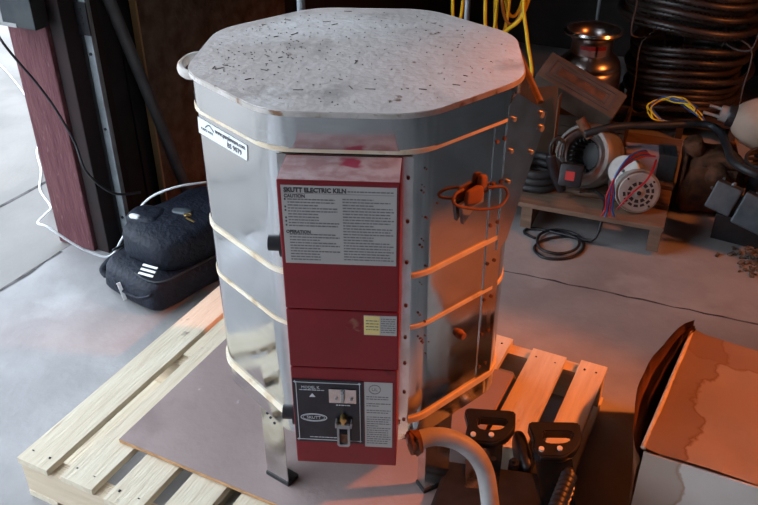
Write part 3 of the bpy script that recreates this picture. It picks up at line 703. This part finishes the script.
# ================================================================ YELLOW CORDS hanging behind
hk = thing('cord_hanger', 'dark steel rail behind the kiln carrying the yellow cords', 'rail', W(3.05, -.95, 1.5), RZ)
b = B(); box(b, -.4, .5, -.02, .02, 0, .04, None, .003); obj('rail', b, 'darksteel', hk)
b = B()
for x in (-.38, .48): box(b, x - .02, x + .02, -.02, .02, .04, 1.695)
obj('drop', b, 'darksteel', hk)
def loop(v, u, w, zb, tilt, r, m, label, zt=1.49):
    c = []; n = 16
    for k in range(n):
        a = 2 * PI * k / n; h = (zt - zb) / 2
        c.append(W(u + .015 * math.sin(3 * a), v + w * math.sin(a) * (1 - .3 * math.cos(a)) + tilt * (1 - math.cos(a)) , zb + h - h * math.cos(a) * -1 if False else zb + h + h * math.cos(a)))
    b = B(); tube(b, c, r, 8, closed=True, sm=5); tag(obj('coiled_cord', b, m, smooth='all'), label, 'cord', 'yellow cords hanging behind the kiln')
loop(-1.10, 2.90, .020, .60, -.005, .0065, 'yellow', 'leftmost narrow yellow cord loop hanging behind the kiln lid')
loop(-1.02, 2.95, .022, .54, .015, .0070, 'yellow', 'tight yellow cord loop just right of the blue-grey rod')
loop(-.985, 3.00, .028, .55, .010, .0070, 'yellow', 'second tight yellow cord loop right of the blue-grey rod')
loop(-.93, 3.02, .055, .60, .0, .0065, 'orangecord', 'wide dull orange cord loop in the middle of the hanging cords')
loop(-.94, 3.06, .045, .62, .0, .0065, 'yellow', 'wide yellow cord loop behind the dull orange one')
cord('extension_cord', [W(3.02, -.86, 1.5), W(3.0, -.85, 1.1), W(2.98, -.85, .8), W(2.95, -.87, .66), W(2.92, -.92, .60), W(2.85, -.98, .52), W(2.8, -1.0, .40)], .0075, 'yellow', 'yellow cord dangling and curving left towards the kiln lid edge')['group'] = 'yellow cords hanging behind the kiln'
cord('extension_cord', [W(3.02, -.84, 1.5), W(3.0, -.86, 1.0), W(2.95, -.87, .74), W(2.9, -.83, .60), W(2.86, -.79, .50), W(2.84, -.785, .46)], .0070, 'yellow', 'yellow cord with its end hanging lowest, beside the tan vent box')['group'] = 'yellow cords hanging behind the kiln'

# ================================================================ REAR PALLET AND THE PILE
pa = math.atan2(-.196, .481)
p2 = thing('weathered_pallet', 'weathered brown pallet holding the pile of motors and cans', 'pallet', (.486 - .30 * math.cos(pa), 2.577 - .30 * math.sin(pa), 0), pa)
LW = .52 + .30; ZP = .12
for k in range(5):
    y = .0 + k * .165; b = B(); box(b, 0, LW, y, y + .13, ZP - .018, ZP, bev=.002); obj('deck_slat', b, 'oldwood', p2)
for x in (.0, .33, LW - .045):
    b = B(); box(b, x, x + .04, .003, .79, .018, ZP - .018, bev=.002); obj('stringer', b, 'oldwood', p2)
for k in (2, 4): b = B(); box(b, 0, LW, k * .165, k * .165 + .09, 0, .018, bev=.002); obj('bottom_slat', b, 'oldwood', p2)

# motor
def axis(o, d, upv=(0, 0, 1)):
    d = Vector(d).normalized(); m = d.to_track_quat('Z', 'Y').to_matrix().to_4x4(); return Matrix.Translation(o) @ m
mo = thing('electric_motor', 'round grey electric motor with vented end and red and blue leads on the pallet', 'motor', (.895, 2.485, ZP))
am = axis((0, 0, .082), (-.10, -1, .22))
b = B(); lathe(b, [(0, -.20), (.055, -.20), (.072, -.185), (.076, -.17), (.076, -.02), (.074, 0), (0, 0)], 36, am); obj('body', b, 'motor', mo, smooth=True)
b = B(); lathe(b, [(0, .002), (.066, .002), (.073, -.004), (.0775, -.015), (.0775, -.028), (.074, -.03)], 36, am); lathe(b, [(.016, .001), (.016, .007), (.012, .010), (.0, .010)], 20, am); fc = obj('end_bell', b, 'motorface', mo, smooth=True)
b = B()
for ring, n_, r0, r1 in ((0, 10, .026, .038), (1, 14, .044, .053)):
    for k in range(n_):
        a0 = 2 * PI * k / n_; 
        if .1 < (k / n_) < .5 and ring: continue
        pts = [(r0 * math.cos(a0), r0 * math.sin(a0)), (r1 * math.cos(a0), r1 * math.sin(a0)), (r1 * math.cos(a0 + .42 - ring * .12), r1 * math.sin(a0 + .42 - ring * .12)), (r0 * math.cos(a0 + .42 - ring * .12), r0 * math.sin(a0 + .42 - ring * .12))]
        prism(b, pts, .0015, .0028, am)
obj('vent_slot', b, 'black', fc, kind='stuff')
b = B(); lathe(b, [(0, .0), (.0075, .0), (.0075, .014), (0, .014)], 14, am); obj('shaft', b, 'darksteel', fc, smooth=True)
b = B()
for k in range(4): p = am @ Vector((.062 * math.cos(k * PI / 2 + .7), .062 * math.sin(k * PI / 2 + .7), .002)); cyl(b, p, p + (am.to_3x3() @ Vector((0, 0, .005))), .004, 6)
each('bolt', b, 'darksteel', fc)
# second flange plate left of it
b = B(); a2 = axis((-.045, .06, .135), (-.6, -.7, .5)); lathe(b, [(0, 0), (.052, 0), (.056, -.004), (.056, -.05), (0, -.05)], 28, a2); fl2 = obj('terminal_housing', b, 'motorface', mo, smooth=True)
b = B(); lathe(b, [(0, .001), (.006, .001), (.006, .004), (0, .004)], 12, a2); each('screw', b, 'darksteel', fl2)
for m_, dx, nm in (('bluewire', 0, 'blue_lead'), ('redwire', .008, 'red_lead'), ('bluewire', .016, 'blue_lead'), ('redwire', -.007, 'red_lead')):
    b = B(); tube(b, [(.05 - dx, .06, .19), (.0, .02, .215 + dx), (-.06, -.01, .20 + dx), (-.10, -.03, .15), (-.115 + dx, -.05, .10), (-.115 + dx, -.055, .05), (-.12 + dx * 2, -.06, .02)], .0036, 6); obj(nm, b, m_, mo, smooth='all', label='%s lead wire' % ('blue' if m_[0] == 'b' else 'red'))
b = B(); tube(b, [(.055, .04, .185), (.03, -.01, .17), (.0, -.05, .15), (-.05, -.07, .11), (-.09, -.08, .06)], .0038, 6); obj('red_lead', b, 'redwire', mo, smooth='all', label='red lead wire')

# blower: round housing with rolled inlet ring
bl = thing('blower_fan', 'round brown-grey blower housing with a rolled metal inlet ring, left of the motor', 'blower', (.745, 2.705, ZP))
ab = axis((0, 0, .120), (-.72, -.65, .35)) @ Matrix.Scale(1.15, 4)
b = B(); lathe(b, [(0, -.10), (.085, -.10), (.10, -.085), (.104, -.06), (.104, -.01), (.096, .008), (.086, .012)], 40, ab); obj('housing', b, 'motor', bl, smooth=True, label='brown-grey round housing')
b = B(); lathe(b, [(.086, .012), (.076, .018), (.064, .012), (.056, -.004), (.055, -.03), (.060, -.03), (.062, -.004), (.069, .006), (.078, .010)], 40, ab, closed=True); obj('inlet_ring', b, 'can', bl, smooth=True, label='shiny rolled inlet ring')
b = B()
for k in range(22):
    a = 2 * PI * k / 22; box(b, .046, .056, -.001, .001, -.08, -.012, ab @ Matrix.Rotation(a, 4, 'Z'))
lathe(b, [(0, -.085), (.055, -.085), (.055, -.08), (0, -.078)], 24, ab); obj('impeller', b, 'blackrubber', bl)
b = B(); cyl(b, (.02, .0, .19), (-.02, .03, .25), .018, 14); obj('outlet_stub', b, 'rust', bl, smooth=True)

# black angle tool with red label
tl = thing('power_tool', 'black corded power tool with a red label leaning in front of the blower', 'power tool', (.675, 2.585, ZP))
mt = frame((0, 0, .095), (.75, -.25, .0), (.1, .35, 1))
b = B(); box(b, -.035, .045, -.035, .045, -.03, .03, mt, .010); obj('body', b, 'black', tl, smooth=True)
b = B(); tube(b, [(-.02, .0, .04), (-.045, .0, .09), (-.065, .0, .14), (-.075, .0, .18)], .018, 12); obj('handle', b, 'black', tl, smooth='all')
b = B(); tube(b, [(-.075, .0, .18), (-.078, .0, .215), (-.055, .01, .235), (-.03, .01, .215), (-.035, 0, .17)], .006, 8); obj('hanging_loop', b, 'blackrubber', tl, smooth='all')
b = B(); box(b, -.012, .020, -.012, .020, .030, .032, mt, .0005); obj('label', b, 'redlabel', tl, label='red square label')
ppts = [(.715, 2.57, .16), (.775, 2.60, .15), (.80, 2.55, .14), (.79, 2.50, .12), (.76, 2.46, .03), (.692, 2.52, .005), (.60, 2.50, .005), (.548, 2.44, .005), (.575, 2.375, .005), (.66, 2.375, .006), (.722, 2.44, .006), (.72, 2.52, .008), (.65, 2.56, .010), (.58, 2.52, .012), (.565, 2.43, .012), (.62, 2.39, .013), (.69, 2.42, .013), (.71, 2.49, .013), (.64, 2.54, .010), (.56, 2.58, .005), (.53, 2.55, .005), (.56, 2.50, .010)]
b = B(); tube(b, [Vector(p) - Vector((.675, 2.585, ZP)) for p in ppts], .0055, 8, sm=10); obj('power_cord', b, 'black', tl, smooth='all')
# blue-black hose coil beside the hinge plate
hc = thing('hose_coil', 'small coil of dark blue-black hose on the pallet beside the kiln hinge plate', 'hose', (.585, 2.72, ZP))
b = B()
for k in range(3): tube(b, [(.085 * math.cos(a) * (1 - .04 * k), .085 * math.sin(a), .018 + k * .028) for a in [2 * PI * i / 14 for i in range(14)]], .016, 10, closed=True, sm=4)
obj('hose', b, 'blackrubber', hc, smooth='all')
# kraft board leaning
kb = thing('cardboard_sheet', 'upright folded brown cardboard behind the black power tool', 'cardboard', (.62, 2.90, ZP), .25)
b = B(); box(b, -.07, .07, -.005, 0, 0, .30, Matrix.Rotation(-.10, 4, 'X')); box(b, .0, .005, -.07, .0, 0, .28, Matrix.Translation((.07, 0, 0)) @ Matrix.Rotation(-.6, 4, 'Z')); obj('panel', b, 'kraft', kb)
b = B(); box(b, -.14, -.07, -.004, 0, 0, .36, Matrix.Rotation(.12, 4, 'Z')); obj('fold', b, 'kraft', kb)

# tan vent box, tilted
tb = thing('vent_box', 'dark tan rectangular box with nested embossed rectangles, tilted against the milk can', 'box', (.79, 3.02, .345))
L1 = Vector((.80, -.42, -.36)).normalized(); W1 = Vector((-.45, -.75, .10))
mv = frame((0, 0, .05), L1, (.3, .7, .5))
b = B(); box(b, -.17, .17, -.065, .065, -.11, 0, mv, .006); obj('housing', b, 'tan', tb)
b = B(); mm = mv @ Matrix.Translation((0, 0, .0001)); rect_ring(b, -.14, .14, -.045, .045, .008, mm, .004); rect_ring(b, -.115, .115, -.026, .026, .005, mm, .003); obj('embossed_frame', b, 'strap', tb)
b = B(); box(b, -.10, .10, -.018, .018, 0, .002, mm); obj('inner_plate', b, 'rust', tb)

# crate beneath the vent box
cr_ = thing('wooden_crate', 'dark wooden crate under the tilted tan vent box', 'crate', (.86, 3.12, ZP), pa)
b = B()
for z in (.0, .045, .09): box(b, -.16, .16, -.10, -.088, z, z + .04); box(b, -.16, .16, .088, .10, z, z + .04); box(b, -.16, -.148, -.088, .088, z, z + .04); box(b, .148, .16, -.088, .088, z, z + .04)
box(b, -.147, .147, -.087, .087, 0, .012); obj('slatted_side', b, 'oldcrate', cr_)

# milk can
mc = thing('milk_can', 'stainless milk can with wide flared rim behind the vent box', 'can', (.915, 3.42, ZP))
b = B(); lathe(b, [(0, 0), (.125, 0), (.137, .01), (.137, .18), (.134, .205), (.127, .212), (.131, .220), (.127, .238), (.108, .262), (.094, .272), (.088, .276), (.086, .325), (.094, .345), (.116, .360), (.122, .370), (.116, .376), (.104, .370), (.086, .355), (.076, .33), (.074, .24), (0, .22)], 48); obj('body', b, 'can', mc, smooth=True)
b = B(); lathe(b, [(.112, .365), (.1225, .358), (.1275, .368), (.1225, .378), (.112, .375)], 48, closed=True); obj('rim', b, 'brightsteel', mc, smooth=True)
t = bmesh.new(); rows = []
for i in range(13):
    a = math.radians(-135 + i * 6); rows.append([t.verts.new((.0885 * math.cos(a), .0885 * math.sin(a), z)) for z in (.28, .322)])
for a, c in zip(rows, rows[1:]): t.faces.new((a[0], c[0], c[1], a[1]))
b = B(); merge(b, t); bmesh.ops.solidify(b, geom=list(b.faces), thickness=.001); lb = obj('label', b, 'pinklabel', mc, label='red-topped grey label on the neck')
t = bmesh.new(); rows = []
for i in range(13):
    a = math.radians(-135 + i * 6); rows.append([t.verts.new((.090 * math.cos(a), .090 * math.sin(a), z)) for z in (.306, .322)])
for a, c in zip(rows, rows[1:]): t.faces.new((a[0], c[0], c[1], a[1]))
b = B(); merge(b, t); bmesh.ops.solidify(b, geom=list(b.faces), thickness=.0006); obj('label_band', b, 'redlabel', lb)

# big corrugated hose coils
def bigcoil(c, R0, turns, r, pitch_, label, seed):
    t = thing('drain_hose_coil', label, 'hose', c, 0, 'coils of black corrugated hose')
    rnd = random.Random(seed); step = .0105; n = int(2 * PI * R0 * turns / step); ph = rnd.uniform(0, 6)
    P = []
    for i in range(n):
        a = ph + i * step / R0; k = a / (2 * PI); wv = .012 * math.sin(k * 2.3 + seed)
        sgm = [0, .046, .012, .06, .02, .05, .0, .04, .055, .01, .04, .0][int(k - ph / (2 * PI)) % 12]; sg2 = [0, .046, .012, .06, .02, .05, .0, .04, .055, .01, .04, .0][(int(k - ph / (2 * PI)) + 1) % 12]; q = (k - ph / (2 * PI)) % 1; q = q * q * (3 - 2 * q); rr = R0 + wv + .012 * math.sin(2 * a + seed) - (sgm * (1 - q) + sg2 * q)
        P.append(Vector((rr * math.cos(a), rr * math.sin(a), r + pitch_ * (i / n) * turns + .008 * math.sin(3 * a + seed))))
    b = B(); tube(b, P, r, 8, sm=0, radf=lambda i: r * (1.0 if i % 2 else .62)); obj('hose', b, 'hose', t, smooth='all')
    H_ = pitch_ * turns + r; t.rotation_euler = (.05 * (1 if seed == 2 else -.4), .05 * (1 if seed == 2 else 0), 0)
    for a in (math.radians(-150), math.radians(-60), math.radians(80)):
        b = B(); d = Vector((math.cos(a), math.sin(a), 0))
        tube(b, [d * (R0 - .09) + Vector((0, 0, .0)), d * (R0 + .035) + Vector((0, 0, .005)), d * (R0 + .048) + Vector((0, 0, H_ * .5)), d * (R0 + .045) + Vector((0, 0, H_ + .015)), d * (R0 - .09) + Vector((0, 0, H_ + .015)), d * (R0 - .10) + Vector((0, 0, H_ * .5))], .0024, 6, closed=True, sm=5, flat=1.6)
        obj('tie_strap', b, 'strap', t, smooth='all')
bigcoil((1.40, 3.58, .115), .265, 11, .0165, .026, 'lower coil of black corrugated hose, under the upper one', 1)
bigcoil((1.36, 3.56, .465), .30, 9, .0175, .027, 'upper coil of black corrugated hose, topmost of the stack', 2)
cc = thing('small_crate', 'small dark crate carrying the milk can', 'crate', (.925, 3.43, 0), pa)
b = B()
for k in range(3): box(b, -.14, .14, -.13 + k * .095, -.05 + k * .095, .10, .1185)
for x in (-.14, .11): box(b, x, x + .03, -.13, .14, 0, .10)
obj('slats', b, 'oldcrate', cc)
# crate beneath coils
dr = thing('low_crate', 'dark low crate carrying the stacked hose coils', 'crate', (1.44, 3.64, 0), pa)
b = B()
for k in range(5): box(b, -.26, .26, -.26 + k * .11, -.17 + k * .11, .08, .098)
for x in (-.25, 0, .22): box(b, x, x + .03, -.26, .27, 0, .08)
obj('slats', b, 'oldcrate', dr)

# lavender box with slotted dark end
pb = thing('power_supply', 'small lavender-topped box with a dark slotted end behind the motor', 'power supply', (1.02, 2.80, ZP + .0), -.25)
b = B(); box(b, -.085, .035, -.05, .05, 0, .10, None, .003); obj('case', b, 'lavender', pb)
b = B(); box(b, .0355, .10, -.052, .052, 0, .104, None, .003); en = obj('slotted_end', b, 'greybox', pb)
b = B()
for k in range(4):
    box(b, .048, .056, -.035 + k * .018, -.022 + k * .018, .104, .105); box(b, .07, .078, -.035 + k * .018, -.022 + k * .018, .104, .105)
each('slot', b, 'black', en)

# rusty gearbox + grey junction boxes + cream canister + bent pipe, on the floor right of the pallet
gb = thing('rusty_gearbox', 'rust-orange cast gearbox lying between the motor and the grey boxes', 'gearbox', (1.255, 2.76, 0), -.3)
b = B(); blob(b, (0, 0, .12), (.10, .08, .12), 6, .2, .03, 3, flatbottom=-.118); box(b, -.08, .08, -.10, -.088, .03, .20, None, .006); box(b, -.11, -.095, -.06, .06, .02, .22, None, .006); cyl(b, (.0, -.06, .18), (.02, -.13, .16), .045, 16, .038); cyl(b, (-.06, 0, .2), (-.09, -.02, .27), .035, 14); obj('casting', b, 'rust', gb, smooth='all')
b = B()
for k in range(5): a = k * 1.256; p = Vector((.02 + .028 * math.cos(a), -.131, .16 + .028 * math.sin(a))); cyl(b, p, p + Vector((.002, -.008, 0)), .006, 6)
each('bolt', b, 'galv', gb)
b = B(); cyl(b, (.07, .0, .10), (.18, -.02, .17), .03, 14); obj('output_tube', b, 'rust', gb, smooth=True)
jb = thing('junction_box', 'pair of joined blue-grey metal boxes at the right edge below the canister', 'junction box', (1.255, 2.48, .0), -.55)
mj = Matrix.Translation((0, 0, .155)) @ Matrix.Rotation(-.35, 4, 'X') @ Matrix.Rotation(.22, 4, 'Y')
b = B(); box(b, -.10, -.012, -.05, .05, -.05, .05, mj, .006); obj('terminal_box', b, 'greybox', jb)
b = B(); box(b, 0, .115, -.055, .055, -.06, .055, mj, .006); obj('main_box', b, 'greybox', jb)
b = B(); box(b, -.012, 0, -.03, .03, -.03, .03, mj); obj('bracket', b, 'black', jb)
b = B(); box(b, -.07, .10, .0, .07, 0, .10, None, .004); obj('support_block', b, 'black', jb)
b = B()
for x, y in ((-.05, .02), (-.05, -.03), (.03, .03), (.09, .03)): cyl(b, mj @ Vector((x, y, .05)), mj @ Vector((x, y, .060)), .006, 10)
each('screw', b, 'galv', jb)

cn = thing('pressure_canister', 'dusty cream rounded canister with a black collar and metal nozzle at the right edge', 'canister', (1.36, 2.64, 0))
ac = axis((-.115, .03, .405), (.9, -.35, -.16))
b = B(); lathe(b, [(0, 0), (.035, 0), (.055, .015), (.08, .05), (.092, .10), (.095, .22), (.08, .29), (.04, .31), (0, .315)], 36, ac); obj('shell', b, 'cream', cn, smooth=True)
b = B(); lathe(b, [(0, -.02), (.036, -.02), (.040, -.012), (.040, .012), (.0, .012)], 28, ac); obj('collar', b, 'black', cn, smooth=True)
b = B(); lathe(b, [(0, -.045), (.028, -.045), (.030, -.02), (0, -.02)], 24, ac); lathe(b, [(0, -.085), (.006, -.085), (.006, -.045), (0, -.045)], 12, ac @ Matrix.Translation((.012, .01, 0))); lathe(b, [(0, -.10), (.006, -.10), (.006, -.045), (0, -.045)], 12, ac @ Matrix.Translation((-.015, -.01, 0))); obj('nozzle', b, 'galv', cn, smooth=True)
b = B(); box(b, -.03, .20, -.05, .05, 0, .018); box(b, .0, .02, -.04, .04, .018, .30); box(b, .14, .16, -.04, .04, .018, .27); obj('stand', b, 'black', cn)
cord('bent_pipe', [(.74, 2.70, .325), (.80, 2.70, .345), (.885, 2.716, .35), (1.03, 2.724, .35), (1.17, 2.73, .35), (1.213, 2.677, .345), (1.205, 2.57, .33), (1.188, 2.468, .325), (1.23, 2.391, .32), (1.33, 2.36, .30), (1.42, 2.30, .20), (1.46, 2.25, .02)], .0145, 'darksteel', 'bent dark steel handle pipe running across the top of the pile', 'pipe', 6)
b = B()
for k in range(5): tube(b, [(1.34 + .09 * math.cos(a), 2.50 + .07 * math.sin(a), .27 + .012 * k + .01 * math.sin(a * 2 + k)) for a in [2 * PI * i / 12 for i in range(12)]], .006, 6, closed=True, sm=4)
tag(obj('cable_coil', b, 'blackrubber', smooth='all'), 'loose coil of thin black cable beneath the cream canister', 'cable')
# wire bundles
wb = thing('wire_bundle', 'tangle of thin yellow and blue wires standing above the bent pipe', 'wires', (1.10, 2.90, ZP))
rnd = random.Random(5)
for k in range(7):
    j = lambda s=.012: rnd.uniform(-s, s)
    b = B(); tube(b, [(.01 + j(), .02, .16), (-.03 + j(.02), .03, .17), (-.045 + j(), .06 + j(.02), .205), (.0 + j(), .09, .225 + j()), (.05 + j(), .06, .235 + j()), (.09 + j(), .0, .225 + j()), (.115 + j(.03), -.04, .20 + j(.03))], .0028, 6)
    obj('yellow_wire' if k % 3 else 'blue_wire', b, 'yellow' if k % 3 else 'bluewire', wb, smooth='all', label='%s wire' % ('yellow' if k % 3 else 'blue'))
# floor litter
b = B(); rnd = random.Random(8)
for k in range(170):
    x, y = rnd.gauss(1.34, .055), rnd.gauss(2.34, .05)
    mm = Matrix.Translation((x, y, .004)) @ Matrix.Rotation(rnd.uniform(0, 6), 4, 'Z') @ Matrix.Rotation(rnd.uniform(-.3, .3), 4, 'Y'); L = rnd.uniform(.003, .014)
    box(b, -L, L, -L * .5, L * .5, -.003, .003, mm)
tag(obj('floor_litter', b, 'debris'), 'small heap of dark chips and grit on the concrete near the grey boxes', 'debris', kind='stuff')
